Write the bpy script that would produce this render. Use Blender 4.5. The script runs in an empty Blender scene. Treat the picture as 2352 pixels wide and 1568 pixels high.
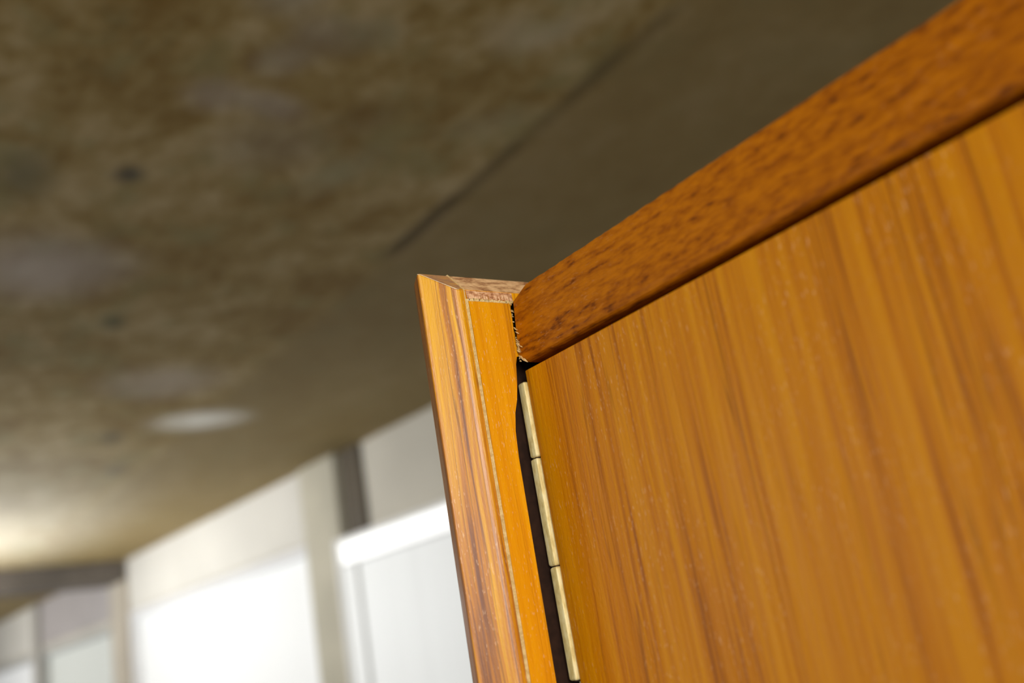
import bpy, bmesh, math, random
from mathutils import Vector, Matrix
random.seed(7)
sc = bpy.context.scene
COL = sc.collection

# ------------------------------------------------------------------ camera
S = 1.2                       # unit of the wardrobe drawings -> metres
O = Vector((0, 0, 1.605))     # front inner top corner of the left side panel
CAM = O + Vector((0.29494763, -0.2036839, -0.12903525)) * S
right = Vector((0.55360441, 0.81611315, -0.16577539))
down = Vector((-0.32610435, 0.02927891, -0.94488026))
fwd = Vector((-0.76627548, 0.57714995, 0.28234698))
cd = bpy.data.cameras.new('camera')
cam = bpy.data.objects.new('camera', cd); COL.objects.link(cam)
m = Matrix.Identity(4)
for i in range(3):
    m[i][0] = right[i]; m[i][1] = -down[i]; m[i][2] = -fwd[i]; m[i][3] = CAM[i]
cam.matrix_world = m
cd.lens = 35.0; cd.sensor_width = 36.0; cd.sensor_fit = 'HORIZONTAL'
cd.clip_start = 0.01; cd.clip_end = 100
cd.dof.use_dof = True; cd.dof.focus_distance = 0.450; cd.dof.aperture_fstop = 4.8
sc.camera = cam

# ------------------------------------------------------------------ light
w = bpy.data.worlds.new('world'); sc.world = w; w.use_nodes = True
w.node_tree.nodes['Background'].inputs[0].default_value = (0.95, 0.97, 1.0, 1)
w.node_tree.nodes['Background'].inputs[1].default_value = 0.78
sc.view_settings.view_transform = 'Standard'; sc.view_settings.look = 'None'
sc.view_settings.gamma = 1; sc.view_settings.exposure = 0.0
sc.view_settings.use_curve_mapping = False

def area(name, loc, target, sx, sy, power, color, spread=180):
    ld = bpy.data.lights.new(name, 'AREA'); ld.shape = 'RECTANGLE'
    ld.size = sx; ld.size_y = sy; ld.energy = power; ld.color = color; ld.spread = math.radians(spread)
    o = bpy.data.objects.new(name, ld); COL.objects.link(o)
    o.location = loc
    o.rotation_euler = (Vector(target) - Vector(loc)).to_track_quat('-Z', 'Y').to_euler()
    return o
# added area lights, sources unseen: key on the wood, lip highlight, door sheen
area('key_right', (2.5, -1.2, 2.15), O, 1.4, 1.3, 82, (1.0, 0.97, 0.92))
area('fill_behind', (2.2, -3.5, 2.2), O, 1.0, 1.3, 34, (0.96, 0.97, 1.0))
area('fill_front_left', (-2.4, -3.4, 1.8), O, 1.2, 1.0, 16, (0.96, 0.97, 1.0))
# far left of the room: unseen area lights added for ceiling and wall
area('uplight_far', (-6.4, 0.15, 1.65), (-6.3, 0.7, 2.5), 1.4, 0.6, 33, (0.95, 0.97, 1.0))
area('wall_wash', (-5.4, -0.9, 2.1), (-5.6, 2.2, 1.9), 4.0, 0.4, 22, (1.0, 0.99, 0.98), 100)
area('wall_wash_end', (-9.6, -0.9, 1.9), (-9.8, 1.9, 1.9), 2.5, 0.5, 22, (1.0, 0.99, 0.98), 110)

# ------------------------------------------------------------------ nodes
class G:
    def __init__(s, name):
        s.m = bpy.data.materials.new(name); s.m.use_nodes = True
        s.t = s.m.node_tree; s.b = s.t.nodes['Principled BSDF']
    def n(s, typ, **kw):
        x = s.t.nodes.new(typ)
        for k, v in kw.items(): setattr(x, k, v)
        return x
    def set(s, sock, v):
        if isinstance(v, bpy.types.NodeSocket): s.t.links.new(v, sock)
        else: sock.default_value = v
    def coord(s):
        return s.n('ShaderNodeTexCoord').outputs['Object']
    def mapping(s, vec, scale, loc=(0, 0, 0), rot=(0, 0, 0)):
        x = s.n('ShaderNodeMapping'); s.set(x.inputs[0], vec)
        x.inputs['Location'].default_value = loc; x.inputs['Rotation'].default_value = rot
        x.inputs['Scale'].default_value = scale
        return x.outputs[0]
    def noise(s, vec, scale=1, detail=3, rough=.5, dist=0):
        x = s.n('ShaderNodeTexNoise'); s.set(x.inputs['Vector'], vec)
        x.inputs['Scale'].default_value = scale; x.inputs['Detail'].default_value = detail
        x.inputs['Roughness'].default_value = rough; x.inputs['Distortion'].default_value = dist
        return x.outputs['Fac']
    def math(s, op, a, b=0.0, c=0.0, clamp=False):
        x = s.n('ShaderNodeMath', operation=op, use_clamp=clamp)
        for i, v in enumerate((a, b, c)): s.set(x.inputs[i], v)
        return x.outputs[0]
    def rng(s, v, a, b, c=0.0, d=1.0):
        x = s.n('ShaderNodeMapRange', interpolation_type='SMOOTHSTEP'); s.set(x.inputs[0], v)
        for i, q in enumerate((a, b, c, d)): x.inputs[i + 1].default_value = q
        return x.outputs[0]
    def mix(s, f, a, b):
        x = s.n('ShaderNodeMix', data_type='RGBA'); s.set(x.inputs[0], f)
        s.set(x.inputs[6], a if not isinstance(a, tuple) else (*a, 1)); s.set(x.inputs[7], b if not isinstance(b, tuple) else (*b, 1))
        return x.outputs[2]
    def ramp(s, f, stops):
        x = s.n('ShaderNodeValToRGB'); s.set(x.inputs[0], f)
        e = x.color_ramp.elements
        while len(e) < len(stops): e.new(.5)
        for q, (p, c) in zip(e, stops): q.position = p; q.color = (*c, 1)
        return x.outputs[0]
    def bump(s, h, strength, dist):
        x = s.n('ShaderNodeBump'); s.set(x.inputs['Height'], h)
        x.inputs['Strength'].default_value = strength; x.inputs['Distance'].default_value = dist
        s.set(s.b.inputs['Normal'], x.outputs[0])
    def done(s, col, rough=.5, metal=0.0, spec=.5, coat=0.0):
        s.set(s.b.inputs['Base Color'], (*col, 1) if isinstance(col, tuple) else col)
        s.set(s.b.inputs['Roughness'], rough); s.b.inputs['Metallic'].default_value = metal
        s.b.inputs['Specular IOR Level'].default_value = spec
        s.b.inputs['Coat Weight'].default_value = coat; s.b.inputs['Coat Roughness'].default_value = .25
        return s.m

def wood(name, along, light, mid, dark, fine=1.0, rough=.42, flecks=.5, blotch=0.0, seed=0.0, lo=.30, hi=.66, coat=0.0, spec=.5, wander=.014, lw=.75, blend=(.48, .42, .10)):
    """oiled veneer: long streaks running 'along' an axis, short pores and pale scuffs"""
    g = G(name); c = g.coord()
    i = 'xyz'.index(along)
    def sv(a, l): v = [a, a, a]; v[i] = l; return tuple(v)
    # slow wander of the figure
    wob = g.noise(g.mapping(c, sv(14, 5), (seed, seed * 2, seed)), 1, 2)
    off = g.n('ShaderNodeCombineXYZ'); woff = g.math('MULTIPLY', g.math('SUBTRACT', wob, .5), wander)
    for k in range(3):
        if k != i: g.set(off.inputs[k], woff)
    va = g.n('ShaderNodeVectorMath', operation='ADD'); g.set(va.inputs[0], c); g.set(va.inputs[1], off.outputs[0])
    v = va.outputs[0]
    broad = g.noise(g.mapping(v, sv(70 * fine, 2.2), (seed, 3, seed)), 1, 3, .55)
    streak = g.noise(g.mapping(v, sv(260 * fine, 5.5), (seed, 7, seed)), 1, 4, .6)
    hair = g.noise(g.mapping(v, sv(900 * fine, 30), (seed, 1, seed)), 1, 2)
    f = g.math('ADD', g.math('MULTIPLY', broad, blend[0]), g.math('ADD', g.math('MULTIPLY', streak, blend[1]), g.math('MULTIPLY', hair, blend[2])))
    if blotch:
        bl = g.noise(g.mapping(c, sv(420, 120), (seed, 5, 2)), 1, 4, .6)
        f = g.math('ADD', g.math('MULTIPLY', f, 1 - blotch), g.math('MULTIPLY', bl, blotch))
    col = g.ramp(g.rng(f, lo, hi), [(0, dark), (.38, mid), (1, light)])
    # thin dark late-wood lines
    ln = g.noise(g.mapping(v, sv(170 * fine, 3.0), (seed + 4, 9, seed)), 1, 1)
    lm = g.math('MULTIPLY', g.rng(g.math('ABSOLUTE', g.math('SUBTRACT', ln, .47)), .0, .022, 1, 0), g.rng(broad, .36, .6, lw, lw * .15))
    if not blotch: col = g.mix(lm, col, tuple(q * .8 for q in dark))
    # pale scuffs / open pores
    po = g.noise(g.mapping(c, sv(1300, 330), (seed, 2, 8)), 1, 2)
    pm = g.math('MULTIPLY', g.math('MULTIPLY', g.rng(po, .62, .72), g.rng(g.noise(g.mapping(c, sv(45, 16), (1, seed, 4)), 1, 2), .42, .62, .15, 1)), flecks)
    col = g.mix(pm, col, (.80, .52, .30))
    g.bump(g.math('ADD', f, g.math('MULTIPLY', po, .6)), .35, .0006)
    return g.done(col, g.rng(hair, .3, .7, rough - .06, rough + .10), spec=spec, coat=coat)

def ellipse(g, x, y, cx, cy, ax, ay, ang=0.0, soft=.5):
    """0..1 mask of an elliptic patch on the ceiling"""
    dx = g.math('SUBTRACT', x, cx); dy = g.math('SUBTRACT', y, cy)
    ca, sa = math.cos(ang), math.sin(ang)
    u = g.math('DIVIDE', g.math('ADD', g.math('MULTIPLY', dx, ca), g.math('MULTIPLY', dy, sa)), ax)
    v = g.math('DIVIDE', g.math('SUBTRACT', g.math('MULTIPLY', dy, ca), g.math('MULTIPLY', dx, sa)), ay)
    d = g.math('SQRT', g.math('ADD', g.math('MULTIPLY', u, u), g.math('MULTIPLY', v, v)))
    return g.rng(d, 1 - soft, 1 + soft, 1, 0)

def ceiling_mat():
    g = G('stained_ceiling'); c = g.coord()
    xyz = g.n('ShaderNodeSeparateXYZ'); g.set(xyz.inputs[0], c)
    X, Y = xyz.outputs[0], xyz.outputs[1]
    big = g.noise(g.mapping(c, (2.4, 3.0, 1)), 1, 3, .55, .4)
    med = g.noise(g.mapping(c, (9, 12, 1), (3, 1, 0)), 1, 4, .6)
    fin = g.noise(g.mapping(c, (34, 40, 1), (1, 5, 0)), 1, 2, .5)
    grn = g.noise(g.mapping(c, (5, 7, 1), (9, 4, 0)), 1, 3, .6)
    f = g.math('ADD', g.math('MULTIPLY', big, .35), g.math('ADD', g.math('MULTIPLY', med, .45), g.math('MULTIPLY', fin, .20)))
    col = g.ramp(g.rng(f, .36, .66), [(0, (.235, .145, .035)), (.45, (.345, .250, .092)), (1, (.50, .395, .215))])
    col = g.mix(g.rng(grn, .5, .68, 0, .55), col, (.30, .27, .125))
    # quieter, smoother stretch beyond the seam
    quiet = g.rng(Y, 1.00, 1.12)
    col = g.mix(g.math('MULTIPLY', quiet, .75), col, (.270, .198, .084))
    wob = g.math('MULTIPLY', g.math('SUBTRACT', med, .5), .9)
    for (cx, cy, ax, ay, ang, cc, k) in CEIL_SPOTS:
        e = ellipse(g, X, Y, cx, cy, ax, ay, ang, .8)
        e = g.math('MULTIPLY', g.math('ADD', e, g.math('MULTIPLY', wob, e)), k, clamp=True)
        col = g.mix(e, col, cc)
    # the long dark seam
    sy = g.math('ABSOLUTE', g.math('SUBTRACT', Y, g.math('ADD', 1.045, g.math('MULTIPLY', g.math('SUBTRACT', big, .5), .05))))
    seam = g.math('MULTIPLY', g.rng(sy, .008, .035, 1, 0), g.math('MAXIMUM', g.rng(X, -1.50, -1.42, .95, .0), g.rng(g.noise(g.mapping(c, (4.2, .3, 1), (.3, 0, 0)), 1, 1), .40, .60, .15, .65)))
    seam = g.math('MULTIPLY', seam, g.rng(X, -1.92, -1.78))
    col = g.mix(seam, col, (.12, .085, .035))
    g.bump(f, .3, .02)
    return g.done(col, .75, spec=.25)
CZ = CAM.z + 1.05
def cw(x, y): return (CAM.x + x, CAM.y + y)
CEIL_SPOTS = []
for (x, y, ax, ay, ang, cc, k) in [
    (-2.46, .459, .17, .15, -.17, (.60, .54, .50), .7), (-2.40, .60, .10, .10, 0, (.42, .38, .33), .25),
    (-3.907, 1.311, .12, .15, -.3, (.95, .93, .85), .95), (-3.40, 1.02, .17, .17, -.2, (.52, .45, .38), .6),
    (-1.923, .536, .034, .026, 0, (.05, .05, .045), .8), (-2.809, .717, .055, .03, -.2, (.08, .09, .05), .7),
    (-4.158, 1.023, .085, .04, -.2, (.10, .09, .05), .7), (-4.779, 1.188, .10, .045, -.2, (.13, .11, .07), .7),
    (-1.98, .35, .10, .05, -.1, (.10, .10, .05), .6), (-1.72, .78, .10, .10, .3, (.30, .27, .23), .35),
    (-6.0, .85, 1.5, .55, -.1, (.56, .53, .45), .6),  # pool of light at the far end, put into the ceiling colour
    (-1.58, .61, .05, .05, .4, (.45, .40, .38), .45), (-1.58, .72, .04, .06, .3, (.45, .40, .37), .5), (-1.44, .68, .05, .04, .6, (.48, .43, .36), .4), (-1.22, 1.05, .05, .06, .2, (.58, .50, .36), .45),
    (-1.18, 1.12, .05, .03, .2, (.55, .48, .35), .4), (-1.57, .91, .07, .05, .5, (.18, .10, .03), .45), (-1.80, .96, .12, .05, .3, (.40, .37, .24), .45), (-1.32, .70, .04, .04, 0, (.50, .44, .34), .4), (-1.50, 1.18, .10, .04, .8, (.40, .37, .24), .4), (-1.25, .62, .06, .05, .3, (.36, .33, .27), .5), (-1.35, .74, .10, .05, .9, (.30, .27, .23), .35)]:
    q = cw(x, y); CEIL_SPOTS.append((q[0], q[1], ax, ay, ang, cc, k))

def plain(name, col, rough=.6, var=.08, scale=6, spec=.4, metal=0.0):
    g = G(name); n = g.noise(g.mapping(g.coord(), (scale,) * 3), 1, 3)
    c2 = tuple(max(0, q * (1 - var * 2)) for q in col)
    return g.done(g.mix(g.rng(n, .3, .7), c2, col), rough, metal, spec)

def pane_mat(name, col, strength, ribs=1.0, k=.10, base=(.60, .61, .60)):
    """backlit frosted reeded pane: daylight comes through it"""
    g = G(name); c = g.coord()
    n = g.noise(g.mapping(c, (22 * ribs, 1, .12)), 1, 2, .6)
    n2 = g.noise(g.mapping(c, (1.2, 1, .8)), 1, 2)
    f = g.math('ADD', g.rng(n, .3, .7, 1 - k, 1.0), g.math('MULTIPLY', g.math('SUBTRACT', n2, .5), .16))
    g.b.inputs['Emission Color'].default_value = (*col, 1)
    g.set(g.b.inputs['Emission Strength'], g.math('MULTIPLY', f, strength))
    return g.done(base, .5, spec=.3)

# wood palette (linear)
DOOR = wood('door_veneer', 'z', (.56, .225, .0), (.45, .150, .0), (.24, .066, .001), 1.25, .42, .30, seed=1.3, spec=.20, wander=.006, lw=.6, blend=(.36, .50, .14))
SIDE = wood('side_panel_veneer', 'z', (.80, .36, .001), (.68, .26, .001), (.42, .13, .002), .9, .42, .55, seed=4.1, spec=.22, wander=.008)
LIP = wood('lipping_teak', 'z', (.76, .38, .001), (.50, .18, .006), (.17, .055, .018), 1.2, .36, .5, seed=2.2, lo=.38, hi=.60, coat=.28, spec=.35, wander=.012)
LIPDARK = wood('lipping_outer_face_shade', 'z', (.42, .15, .004), (.30, .10, .003), (.12, .036, .006), 1.2, .4, .2, seed=5.2, coat=.15, spec=.3)  # darker copy of the lipping wood; shade of the outer face put into colour
RAIL = wood('rail_teak', 'x', (.42, .130, .0), (.275, .074, .0), (.085, .018, .001), .7, .5, .10, blotch=.48, seed=6.6, lo=.35, hi=.62, spec=.12, wander=.006)
def endgrain(name, a, b, c_, s=1.0):
    g = G(name); c = g.coord()
    n = g.noise(g.mapping(c, (260 * s, 120 * s, 260 * s)), 1, 4, .6)
    p = g.noise(g.mapping(c, (1800, 500, 1800)), 1, 2)
    col = g.ramp(g.rng(g.math('ADD', g.math('MULTIPLY', n, .75), g.math('MULTIPLY', p, .25)), .36, .66), [(0, a), (.45, b), (1, c_)])
    g.bump(p, .5, .0006)
    return g.done(col, .65, spec=.3)
MITRE = endgrain('raw_mitre_wood', (.26, .10, .035), (.62, .36, .17), (.80, .52, .27))
MITRE_LIP = endgrain('lipping_mitre_wood', (.26, .12, .055), (.38, .20, .10), (.50, .25, .07))
TORN = endgrain('torn_veneer_wood', (.28, .11, .04), (.55, .27, .13), (.80, .52, .30), 2.5)
CREAM = endgrain('cream_edge_wood', (.56, .38, .15), (.68, .49, .21), (.76, .58, .28), 1.5)
EDGE_GLINT = plain('pale_edge_highlight', (.86, .66, .44), .4, .12, 900)
DARKIN = plain('shaded_rebate_wood', (.030, .012, .006), .7, .2, 200, .2)  # near-black: shade of the hinge rebate put into the colour
BRASS = None
def brass_mat():
    g = G('aged_brass'); c = g.coord()
    n = g.noise(g.mapping(c, (500, 500, 160)), 1, 3, .6)
    n2 = g.noise(g.mapping(c, (2500, 2500, 900)), 1, 2)
    col = g.ramp(g.rng(n, .3, .7), [(0, (.66, .50, .19)), (.5, (.80, .65, .29)), (1, (.88, .76, .42))])
    g.bump(n2, .3, .0003)
    return g.done(col, .6, .05, .35)
BRASS = brass_mat()
GLASSFRAME = plain('white_window_paint', (.82, .82, .80), .45, .02)
WALLW = plain('cream_wall_tone', (.64, .62, .56), .8, .04, 2)
WALLG = plain('greige_wall_tone', (.56, .53, .45), .8, .05, 2)
PILAR = plain('sage_beige_pilaster_paint', (.50, .47, .37), .8, .08, 3)
POST = plain('dark_brown_post_paint', (.085, .066, .040), .6, .08, 4)
BEAM = plain('dark_beam_shade', (.13, .11, .09), .8, .15, 3)  # shade on the beam's near side put into its colour
FLOOR = plain('grey_concrete_floor', (.30, .28, .25), .8, .1, 3)
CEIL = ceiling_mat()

# ------------------------------------------------------------------ mesh helpers
def link(name, bm, mats, parent=None, smooth=False, origin=None):
    bmesh.ops.recalc_face_normals(bm, faces=bm.faces)
    me = bpy.data.meshes.new(name); bm.to_mesh(me); bm.free()
    for mt in (mats if isinstance(mats, (list, tuple)) else [mats]): me.materials.append(mt)
    if smooth:
        for p in me.polygons: p.use_smooth = True
    o = bpy.data.objects.new(name, me); COL.objects.link(o)
    if parent: o.parent = parent
    return o
def bevel(o, w, seg=2):
    md = o.modifiers.new('bevel', 'BEVEL'); md.width = w; md.segments = seg; md.limit_method = 'ANGLE'
    md.angle_limit = math.radians(35)
    return o
def box(bm, a, b, mi=0):
    vs = [bm.verts.new((x, y, z)) for z in (a[2], b[2]) for y in (a[1], b[1]) for x in (a[0], b[0])]
    for f in ((0, 2, 3, 1), (4, 5, 7, 6), (0, 1, 5, 4), (2, 6, 7, 3), (0, 4, 6, 2), (1, 3, 7, 5)):
        bm.faces.new([vs[i] for i in f]).material_index = mi
    return vs
def loft(bm, rings, caps=(0, 0), side=None, split=None):
    """rings of equal length -> closed tube; side(i) gives the material of side i"""
    R = [[bm.verts.new(p) for p in r] for r in rings]
    n = len(R[0])
    for a, b in zip(R, R[1:]):
        for i in range(n):
            f = bm.faces.new((a[i], a[(i + 1) % n], b[(i + 1) % n], b[i]))
            if side: f.material_index = side(i)
    bm.faces.new(R[0][::-1]).material_index = caps[0]
    for grp in (split or [range(n)]):
        bm.faces.new([R[-1][i] for i in grp]).material_index = caps[1]
def empty(name, loc):
    o = bpy.data.objects.new(name, None); COL.objects.link(o); o.location = loc; return o
def U(x, y, z): return (x * S, y * S, z * S)      # drawing units -> wardrobe-local metres

# ------------------------------------------------------------------ room
WA = math.radians(4.04)
WU = Vector((math.cos(WA), math.sin(WA), 0)); WN = Vector((math.sin(WA), -math.cos(WA), 0))
K = -2.5644
def struct(o): o['kind'] = 'structure'; return o
def wall_obj(name, bm, mat, bev=None):
    """mesh given in wall coordinates: x along the wall, y out of the wall away from the room, z above the eye"""
    o = link(name, bm, mat)
    mw = Matrix.Identity(4)
    base = CAM + WN * K; base.z = CAM.z
    for i in range(3):
        mw[i][0] = WU[i]; mw[i][1] = -WN[i]; mw[i][2] = (0, 0, 1)[i]; mw[i][3] = base[i]
    o.matrix_world = mw
    if bev: bevel(o, bev)
    return o
FZ = -CAM.z
# floor and ceiling
bm = bmesh.new(); box(bm, (-15, -6, -.1), (6, 4.5, 0)); struct(link('floor', bm, FLOOR))
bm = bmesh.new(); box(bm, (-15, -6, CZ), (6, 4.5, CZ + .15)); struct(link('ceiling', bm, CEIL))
# back wall with its window openings
wins = [(-4.47, .612, -3.10), (-7.73, .66, -4.83), (-10.18, .610, -8.06), (-12.6, .60, -10.40)]  # u0, top, u1
SILL = -.55
bm = bmesh.new()
cuts = sorted(wins); us = [-14.8] + [q for c_ in cuts for q in (c_[0], c_[2])] + [5.8]
for i in range(0, len(us), 2):
    box(bm, (us[i], .02, FZ), (us[i + 1], .20, 1.05))
for u0, tp, u1 in cuts:
    box(bm, (u0, .02, tp), (u1, .20, 1.05)); box(bm, (u0, .02, FZ), (u1, .20, SILL))
struct(wall_obj('wall_back', bm, WALLG))
# boards over each window, each in its own tone
fas = [(-4.21, .62, -3.0, WALLG), (-7.74, .675, -4.80, WALLW), (-10.2, .66, -8.05, plain('lilac_grey_wall_tone', (.40, .37, .36), .8, .05, 2)), (-12.7, .64, -10.30, WALLW)]
for i, (u0, z0, u1, mt) in enumerate(fas):
    bm = bmesh.new(); box(bm, (u0, 0, z0), (u1, .03, 1.05))
    struct(wall_obj('trim_%d' % (i + 1), bm, mt))
PB = pane_mat('pane_bright', (.97, .97, .96), .27, 1.0, .03)
P1 = pane_mat('pane_light_grey', (.93, .95, .93), .40, 1.0, .16)
PSD = pane_mat('side_glow', (.95, .96, .94), .36, .3, .03)
PT = pane_mat('head_glow', (.98, .98, .96), .95, .3, .03)
PD = pane_mat('pane_dim', (.90, .93, .88), .16, 1.0, .04)
PD.node_tree.nodes['Principled BSDF'].inputs['Base Color'].default_value = (.50, .52, .48, 1)
GREYFRAME = plain('grey_window_paint', (.42, .42, .40), .5, .03)
OFFFRAME = plain('off_white_window_paint', (.70, .70, .70), .5, .03)
panes = [P1, PB, PD, PB]; frames = [GLASSFRAME, OFFFRAME, GREYFRAME, GREYFRAME]
for i, (u0, tp, u1) in enumerate(wins):
    root = empty('window_%d' % (i + 1), (0, 0, 0)); struct(root)
    base = CAM + WN * K + WU * ((u0 + u1) / 2); base.z = CAM.z + SILL
    root.location = base; root.rotation_euler = (0, 0, WA)
    hw = (u1 - u0) / 2; H = tp - SILL
    t, fr = (.022, -.075) if i == 0 else (.05, -.01)
    bm = bmesh.new()
    box(bm, (-hw, fr, 0), (-hw + t, .12, H)); box(bm, (hw - t, fr, 0), (hw, .12, H))
    box(bm, (-hw + t, fr, H - t), (hw - t, .12, H)); box(bm, (-hw + t, fr, 0), (hw - t, .12, .06))
    wf = bevel(link('window_frame', bm, frames[i], root), .008, 3)
    x0, zt = -hw + t, H - t
    if i == 0:      # glowing head and side strips, added to brighten the frame around the pane
        sx, sz = .16, .13; fy = fr + .02
        bm = bmesh.new(); box(bm, (x0, fy + .004, H - sz + .006), (hw - t, fy + .012, H - t)); link('head_glow_strip', bm, PT, root)
        bm = bmesh.new(); box(bm, (x0, fy + .004, .06), (-hw + sx - .006, fy + .012, H - sz - .006)); link('side_pane', bm, PSD, root)
        bm = bmesh.new(); box(bm, (-hw + sx - .006, fy, .06), (-hw + sx + .012, fy + .03, H - sz - .006)); bevel(link('glazing_bar', bm, GREYFRAME, root), .003)
        bm = bmesh.new(); box(bm, (x0, fy, H - sz - .006), (hw - t, fy + .03, H - sz + .006)); bevel(link('glazing_bar', bm, OFFFRAME, root), .003)
        bm = bmesh.new(); box(bm, (-hw + sx + .012, fy + .012, .06), (hw - t, fy + .022, H - sz - .006)); link('window_pane', bm, P1, root)
    else:
        bm = bmesh.new(); box(bm, (x0, .05, .06), (hw - t, .06, zt)); link('window_pane', bm, panes[i], root)
    bm = bmesh.new(); box(bm, (-hw - .03, -.12, -.04), (hw + .03, .02, 0)); bevel(link('window_sill', bm, GLASSFRAME, root), .006)
# pilasters, dark post, beam
def pil(name, u0, u1, out, mat):
    bm = bmesh.new(); box(bm, (u0, -out, FZ), (u1, .02, 1.05)); return bevel(struct(wall_obj(name, bm, mat)), .01)
pil('trim_5', -4.81, -4.43, .05, PILAR)
pil('trim_6', -8.05, -7.75, .05, plain('sand_pilaster_paint', (.47, .42, .34), .8, .06, 3))
pil('trim_7', -10.38, -10.2, .04, plain('grey_pilaster_paint', (.42, .40, .36), .8, .06, 3))
bm = bmesh.new(); box(bm, (-4.40, -.02, .60), (-4.22, .02, 1.05)); bevel(struct(wall_obj('trim_8', bm, POST)), .008)
bm = bmesh.new(); box(bm, (-8.05, -6.5, .89), (-7.75, -.001, 1.05)); bevel(struct(wall_obj('trim_9', bm, BEAM)), .01)

# ------------------------------------------------------------------ wardrobe
WR = empty('wardrobe', (0, 0, 0))
WR['label'] = 'teak veneered wardrobe with bare mitred top corner, framed front edge and brass hinged doors'
WR['category'] = 'wardrobe'
TOP = 1.605                   # local z of the drawing origin
ZB = -(TOP - .14) / S         # lower end of panels, in drawing units
def P(x, y, z): return (x * S, y * S, TOP + z * S)
WID = .86                     # inner width in drawing units
DEP = .40
def mz(x): return min(-x, .0094)

def side_panel(mirror):
    def X(x): return (WID - x) if mirror else x
    name = 'side_panel'
    # core: inner face tapers where the hinge rebate is cut
    bm = bmesh.new()
    def ring(z, e, top=False, rb=-.0065):
        pts = [(0, .0004), (0, e), (rb, e + .0012), (rb, .06), (0, .0605), (0, DEP), (-.0094, DEP), (-.0155, DEP), (-.0155, .0004), (-.0094, .0004)]
        return [P(X(x), y, mz(x) if top else z) for x, y in pts]
    rings = [ring(ZB, .0116), ring(-.146, .0116), ring(-.066, .0121), ring(-.056, .0127), ring(-.049, .0140), ring(-.044, .0158), ring(-.038, .0171), ring(-.031, .0181), ring(-.0265, .0195), ring(-.0262, .0580, False, 0), ring(0, .0580, True, 0)]
    loft(bm, rings, (0, 2), lambda i: 1 if i in (1, 2, 3) else 0, [(0, 1, 2, 3, 4, 5, 6, 9), (6, 7, 8, 9)])
    core = link(name, bm, [SIDE, DARKIN, MITRE], WR)
    # torn strip of ground wood above the face veneer and the veneer sheet itself
    bm = bmesh.new()
    n = 60; up = []; lo = []
    for k in range(n + 1):
        y = .0006 + (.0222 - .0006) * k / n
        j = random.uniform(-.0003, .0003)
        up.append((y, -.0002)); lo.append((y, -.0036 + j))
    for k in range(n):
        t = .0007
        a = [P(X(0), up[k][0], up[k][1]), P(X(0), up[k + 1][0], up[k + 1][1]), P(X(t * random.uniform(.2, .9)), lo[k + 1][0], lo[k + 1][1]), P(X(t * random.uniform(.2, .9)), lo[k][0], lo[k][1])]
        bm.faces.new([bm.verts.new(q) for q in a])
    bmesh.ops.remove_doubles(bm, verts=bm.verts, dist=1e-6)
    link('torn_veneer', bm, TORN, core)
    bm = bmesh.new()
    def vr(z, e, jit=False):
        return [P(X(-.0002), .0010, z), P(X(.0006), .0010, z), P(X(.0006), e, z), P(X(-.0002), e, z)]
    loft(bm, [vr(ZB, .0114), vr(-.146, .0114), vr(-.066, .0119), vr(-.056, .0125), vr(-.049, .0138), vr(-.044, .0156), vr(-.038, .0169), vr(-.031, .0179), vr(-.012, .0200), vr(-.0045, .0200)], (0, 0))
    link('face_veneer', bm, SIDE, core)
    # broken cream upper edge of the veneer: small chips in a row
    bm = bmesh.new()
    y = .0006
    while y < .0222:
        w_ = random.uniform(.0005, .0011); hgt = random.uniform(.0007, .0013); z0 = -.0048 + random.uniform(-.0001, .0001)
        vs = box(bm, P(X(0) if not mirror else X(.0007), y, z0), P(X(.0007) if not mirror else X(0), y + w_ * 1.05, z0 + hgt))
        for v in vs[4:]: v.co.y += random.uniform(-.0002, .0005)
        y += w_
    link('chipped_edge', bm, CREAM, core)['label'] = 'pale chipped veneer edge'
    # cream glue line between panel and lipping
    bm = bmesh.new()
    def gr(y0, y1):
        pts = [(.0003, ZB), (.0003, .0002), (-.0094, .0099), (-.0155, .0099), (-.0158, ZB)]
        return [P(X(x), y, z) for y in (y0,) for x, z in pts]
    loft(bm, [gr(-.0002, 0), gr(.0001, 0)], (0, 0))
    gl = link('glue_line', bm, CREAM, core)
    bm = bmesh.new()     # pale veneer border beside the glue line, below the torn strip
    zz = [ -.0040 - k * .004 for k in range(60)] + [ZB]
    rr = []
    for k, z in enumerate(zz):
        wv = .00075 + random.uniform(-.00009, .00009) * (1 if k < 60 else 0)
        rr.append([P(X(0), .0000, z), P(X(.00072), .0001, z), P(X(.00072), wv, z), P(X(0), wv, z)])
    loft(bm, rr[::-1], (0, 0))
    link('veneer_border', bm, CREAM, core)
    # lipping: solid teak moulding with a slanted front face
    bm = bmesh.new()
    sec = [(0, -.0002), (0, -.0021), (-.0003, -.0029), (-.0009, -.0038), (-.0030, -.0062), (-.0062, -.0097), (-.0088, -.0125), (-.0094, -.0133), (-.0098, -.0135),
           (-.0110, -.0134), (-.0164, -.0116), (-.0168, -.0095), (-.0155, -.0060), (-.0155, -.0002), (-.0094, -.0002)]
    def lr(z=None, d=0.0):
        cx, cy = -.007, -.006
        out = []
        for x, y in sec:
            zz_ = z if z is not None else mz(x) - d
            if z is None and x < -.0097: zz_ = .0094 - (abs(x) - .0097) * .25 - d
            out.append(P(X(x), y, zz_))
        return out
    def lr_in(d, q):
        out = []
        for x, y in sec:
            xx = x + (-.0075 - x) * q if True else x
            yy = y + (-.006 - y) * q if y < -.001 else y
            if abs(x + .0094) < 1e-6: xx = x
            zz_ = mz(xx)
            if xx < -.0097: zz_ = .0094 - (abs(xx) - .0097) * .25
            out.append(P(X(xx), yy, zz_ - d))
        return out
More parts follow.
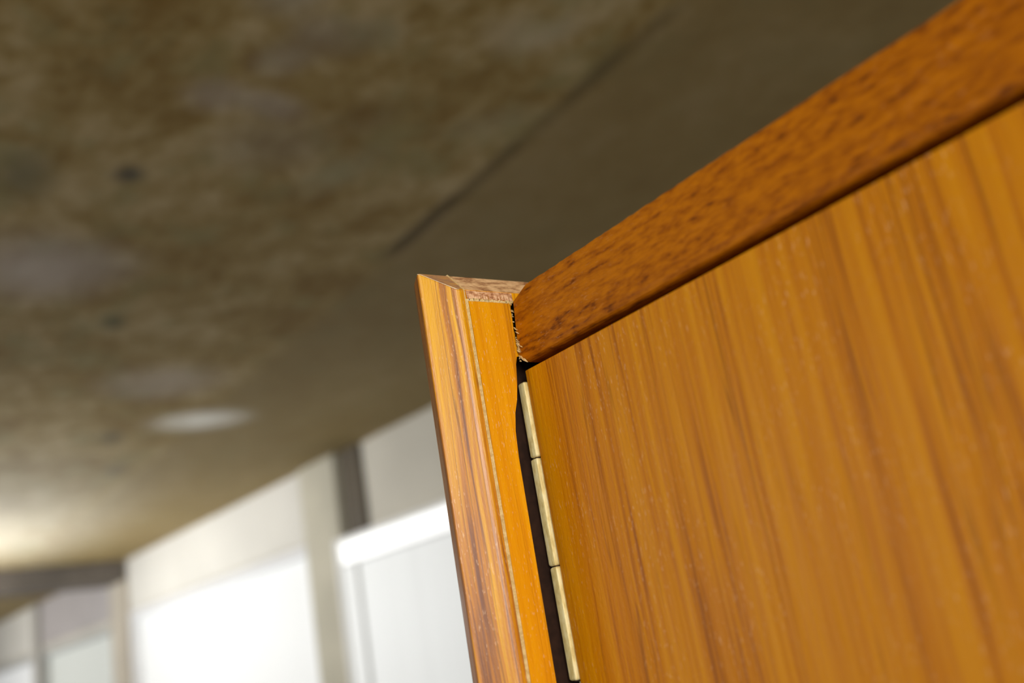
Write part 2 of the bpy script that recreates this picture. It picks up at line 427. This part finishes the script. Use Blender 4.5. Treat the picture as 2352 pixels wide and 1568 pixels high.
    loft(bm, [lr(ZB), lr(-.30), lr(-.15), lr(-.05), lr(None, .0005), lr_in(.00012, .035), lr_in(0, .07)], (0, 1),
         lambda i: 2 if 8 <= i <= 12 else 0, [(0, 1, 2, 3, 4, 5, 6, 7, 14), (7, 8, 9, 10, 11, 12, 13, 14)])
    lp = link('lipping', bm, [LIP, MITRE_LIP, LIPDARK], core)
    # highlight on the mitre's front arris, put in as a pale strip
    path = [(0, -.0021), (-.0003, -.0029), (-.0009, -.0038), (-.0030, -.0062), (-.0062, -.0097), (-.0088, -.0125), (-.0098, -.0133)]
    bm = bmesh.new(); rr = []
    for k, (x, y) in enumerate(path):
        t = (.00016, .00026, .00026, .00016, .00013, .00017, .00030)[k]
        z = min(-x, .0094) + .00002
        rr.append([P(X(x + t), y + t * .2, z - t * .6), P(X(x), y - t, z - t * .8), P(X(x - t * .5), y - t * .2, z + t * .1), P(X(x), y + t, z + t * .15)])
    loft(bm, rr); link('arris_highlight', bm, EDGE_GLINT, lp)['label'] = 'painted highlight on the edge of the mitre'
    return core
left = side_panel(False)
side_panel(True)

# front rail under the (recessed) top
bm = bmesh.new()
RB, RT, RY = -.0314, -.0015, .0201
prof = [(RY, RT), (RY, -.012), (RY, -.0270), (RY + .0001, -.0279), (RY + .0005, -.0290), (RY + .0012, -.0296), (RY + .0024, -.0300), (.040, -.0300), (.040, RT), (RY + .0002, RT + .0002)]
def rail_x0(z, j):
    # left end follows the panel face; upper corner eased, lower corner broken away
    if z > -.006: return .0002 + (z + .006) / .0045 * .0125 + 0 * j
    if z < -.0255: return .0003 + (-.0255 - z) / .0059 * .0046
    return .0002
zs = [RT, -.0022, -.0030, -.0040, -.0050] + [-.006 - .00065 * k for k in range(31)] + [-.0263, -.0270]
front = []
# front sheet with a ragged left end, then the rest of the section
cols = []
xs = [None] + [.006 + .0022 * k for k in range(60)] + [.145 + .02 * k for k in range(int((WID - .147) / .02))] + [WID - .0003]
def zof(z, k):
    if z == RT and k is not None: return RT + random.uniform(-.00022, .00012)
    return z
fullprof = [(RY, z) for z in zs] + [p for p in prof[3:8]]
grid = []
for ci, x in enumerate(xs):
    colv = []
    topj = random.uniform(-.00020, .00012) if ci else 0
    for pi, (y, z) in enumerate(fullprof):
        if ci == 0:
            rag = random.uniform(0, .0009) if -.026 < z < -.005 else random.uniform(0, .0003)
            xx = (.0128 if z > -.0019 else rail_x0(z, 0) + rag)
        else:
            xx = max(x, .0150 + .0001 * ci) if (ci < 6 and z > -.0045) else x
            if ci < 6 and z <= -.0045: xx = x
            if ci < 6 and z > -.0045: xx = .0140 + ci * .0006
        z2 = z + (topj if pi == 0 else 0)
        colv.append(bm.verts.new(P(xx, y, z2)))
    grid.append(colv)
for a, b in zip(grid, grid[1:]):
    for i in range(len(a) - 1):
        bm.faces.new((a[i], a[i + 1], b[i + 1], b[i]))
# close: top, back, ends
for a, b in zip(grid, grid[1:]):
    pass
tb = [[bm.verts.new(P(c_[0].co.x / S, .040, RT)) for c_ in grid]]
for k in range(len(grid) - 1):
    bm.faces.new((grid[k][0], grid[k + 1][0], tb[0][k + 1], tb[0][k]))
    bm.faces.new((grid[k][-1], grid[k + 1][-1], tb[0][k + 1], tb[0][k])) 
bm.faces.new(grid[0] + [tb[0][0]]); bm.faces.new(grid[-1] + [tb[0][-1]])
rail = link('front_rail', bm, RAIL, WR)
rail['label'] = 'darker mottled teak rail over the doors'
# splintered fibres at the rail's left end
bm = bmesh.new()
for k in range(46):
    z = random.uniform(-.0262, -.0045)
    if random.random() < .45: z = random.uniform(-.0285, -.0185)
    L = random.uniform(.0006, .0022); a = random.uniform(.45, .95); x = random.uniform(.0003, .0012); t = random.uniform(.00010, .00026)
    y = RY - random.uniform(.0001, .0004)
    d = Vector((math.cos(a) * L, 0, -math.sin(a) * L)); nrm = Vector((math.sin(a), 0, math.cos(a))) * t
    p0 = Vector((x, y, z))
    pts = [p0 - nrm * .3, p0 + d * .5 - nrm, p0 + d, p0 + d * .5 + nrm]
    r1 = [P(*p) for p in pts]; r2 = [P(p[0], p[1] + .0003, p[2]) for p in pts]
    loft(bm, [r1, r2])
# bright long splinters along the broken lower corner
for (x, z, L, a, t) in [(.0010, -.0262, .0026, .80, .00035), (.0017, -.0272, .0050, .72, .00040), (.0004, -.0238, .0022, .8, .0004), (.0006, -.0212, .0026, .7, .0003), (.0026, -.0228, .0018, .75, .0002), (.0013, -.0166, .0026, .72, .00016)]:
    d = Vector((math.cos(a) * L, 0, -math.sin(a) * L)); nrm = Vector((math.sin(a), 0, math.cos(a))) * t
    p0 = Vector((x, RY - .0004, z)); pts = [p0 - nrm * .4, p0 + d * .5 - nrm, p0 + d, p0 + d * .5 + nrm]
    loft(bm, [[P(*p) for p in pts], [P(p[0], p[1] + .0006, p[2]) for p in pts]])
sp = link('splintered_end', bm, CREAM, rail); sp['label'] = 'pale splinters at the rail end'; sp['kind'] = 'stuff'

# top panel, back, bottom, plinth rails, legs
bm = bmesh.new(); box(bm, P(.0002, .0405, -.0150), P(WID - .0002, DEP - .008, -.0018)); link('top_panel', bm, RAIL, WR)
bm = bmesh.new(); box(bm, P(.0002, DEP - .007, ZB), P(WID - .0002, DEP, -.002)); link('back_panel', bm, DARKIN, WR)
bm = bmesh.new(); box(bm, P(.0002, .0405, ZB), P(WID - .0002, DEP - .008, ZB + .016)); link('bottom_panel', bm, SIDE, WR)
bm = bmesh.new(); box(bm, P(.0003, RY, ZB), P(WID - .0003, .040, ZB + .028)); bevel(link('bottom_rail', bm, RAIL, WR), .003)
for sx in (.03, WID - .03):
    for sy in (.04, DEP - .04):
        bm = bmesh.new(); rr = []
        for z, r in ((-TOP / S, .010), (ZB - .02, .017), (ZB, .018)):
            rr.append([P(sx + r * math.cos(a * math.pi / 8), sy + r * math.sin(a * math.pi / 8), z) for a in range(16)])
        loft(bm, rr); link('leg', bm, RAIL, WR, True)

# doors with their hinges
DT, DB = -.0322, ZB + .0290
def knuckles(parent, cx, cy, z0, mirror):
    lens = [.0298, .0405, .0403]
    z = z0
    h = empty_part = None
    bm = bmesh.new(); box(bm, P(cx - .0004, cy + .0012, z0 - .17), P(cx + .0002, .034, z0 + .0)); h = link('hinge', bm, BRASS, parent)
    for k, L in enumerate(lens):
        r = .0020; bm = bmesh.new(); rr = []
        zt, zb = z - .00022, z - L + .00022
        dx = (-.00030 if k == 1 else 0.00005)
        for zz, q in ((zb, .72), (zb + .0004, .95), (zb + .0009, 1), (zt - .0009, 1), (zt - .0004, .95), (zt, .72)):
            ring = []
            for a in range(24):
                th = a / 24 * 2 * math.pi; c_, s_ = math.cos(th), math.sin(th)
                e = .22        # squarish rolled barrel
                px = math.copysign(abs(c_) ** e, c_) * r * q; py = math.copysign(abs(s_) ** e, s_) * r * q
                ring.append(P(cx + dx + px, cy + py, zz))
            rr.append(ring)
        loft(bm, rr); link('knuckle', bm, BRASS, h, True)
        z -= L
    # pin seen in the joints
    bm = bmesh.new(); loft(bm, [[P(cx + .0012 * math.cos(a * math.pi / 6), cy + .0012 * math.sin(a * math.pi / 6), zz) for a in range(12)] for zz in (z0 - .1108, z0 - .0005)])
    link('hinge_pin', bm, DARKIN, h)
def door(x0, x1, mirror):
    bm = bmesh.new(); box(bm, P(x0, .0220, DB), P(x1, .0375, DT))
    d = link('door', bm, DOOR, WR); bevel(d, .0005, 2)
    knuckles(d, (x1 + .0026) if mirror else (x0 - .0026), .0228, -.0362, mirror)
    return d
door(.0002, WID / 2 - .001, False)
door(WID / 2 + .001, WID - .0002, True)
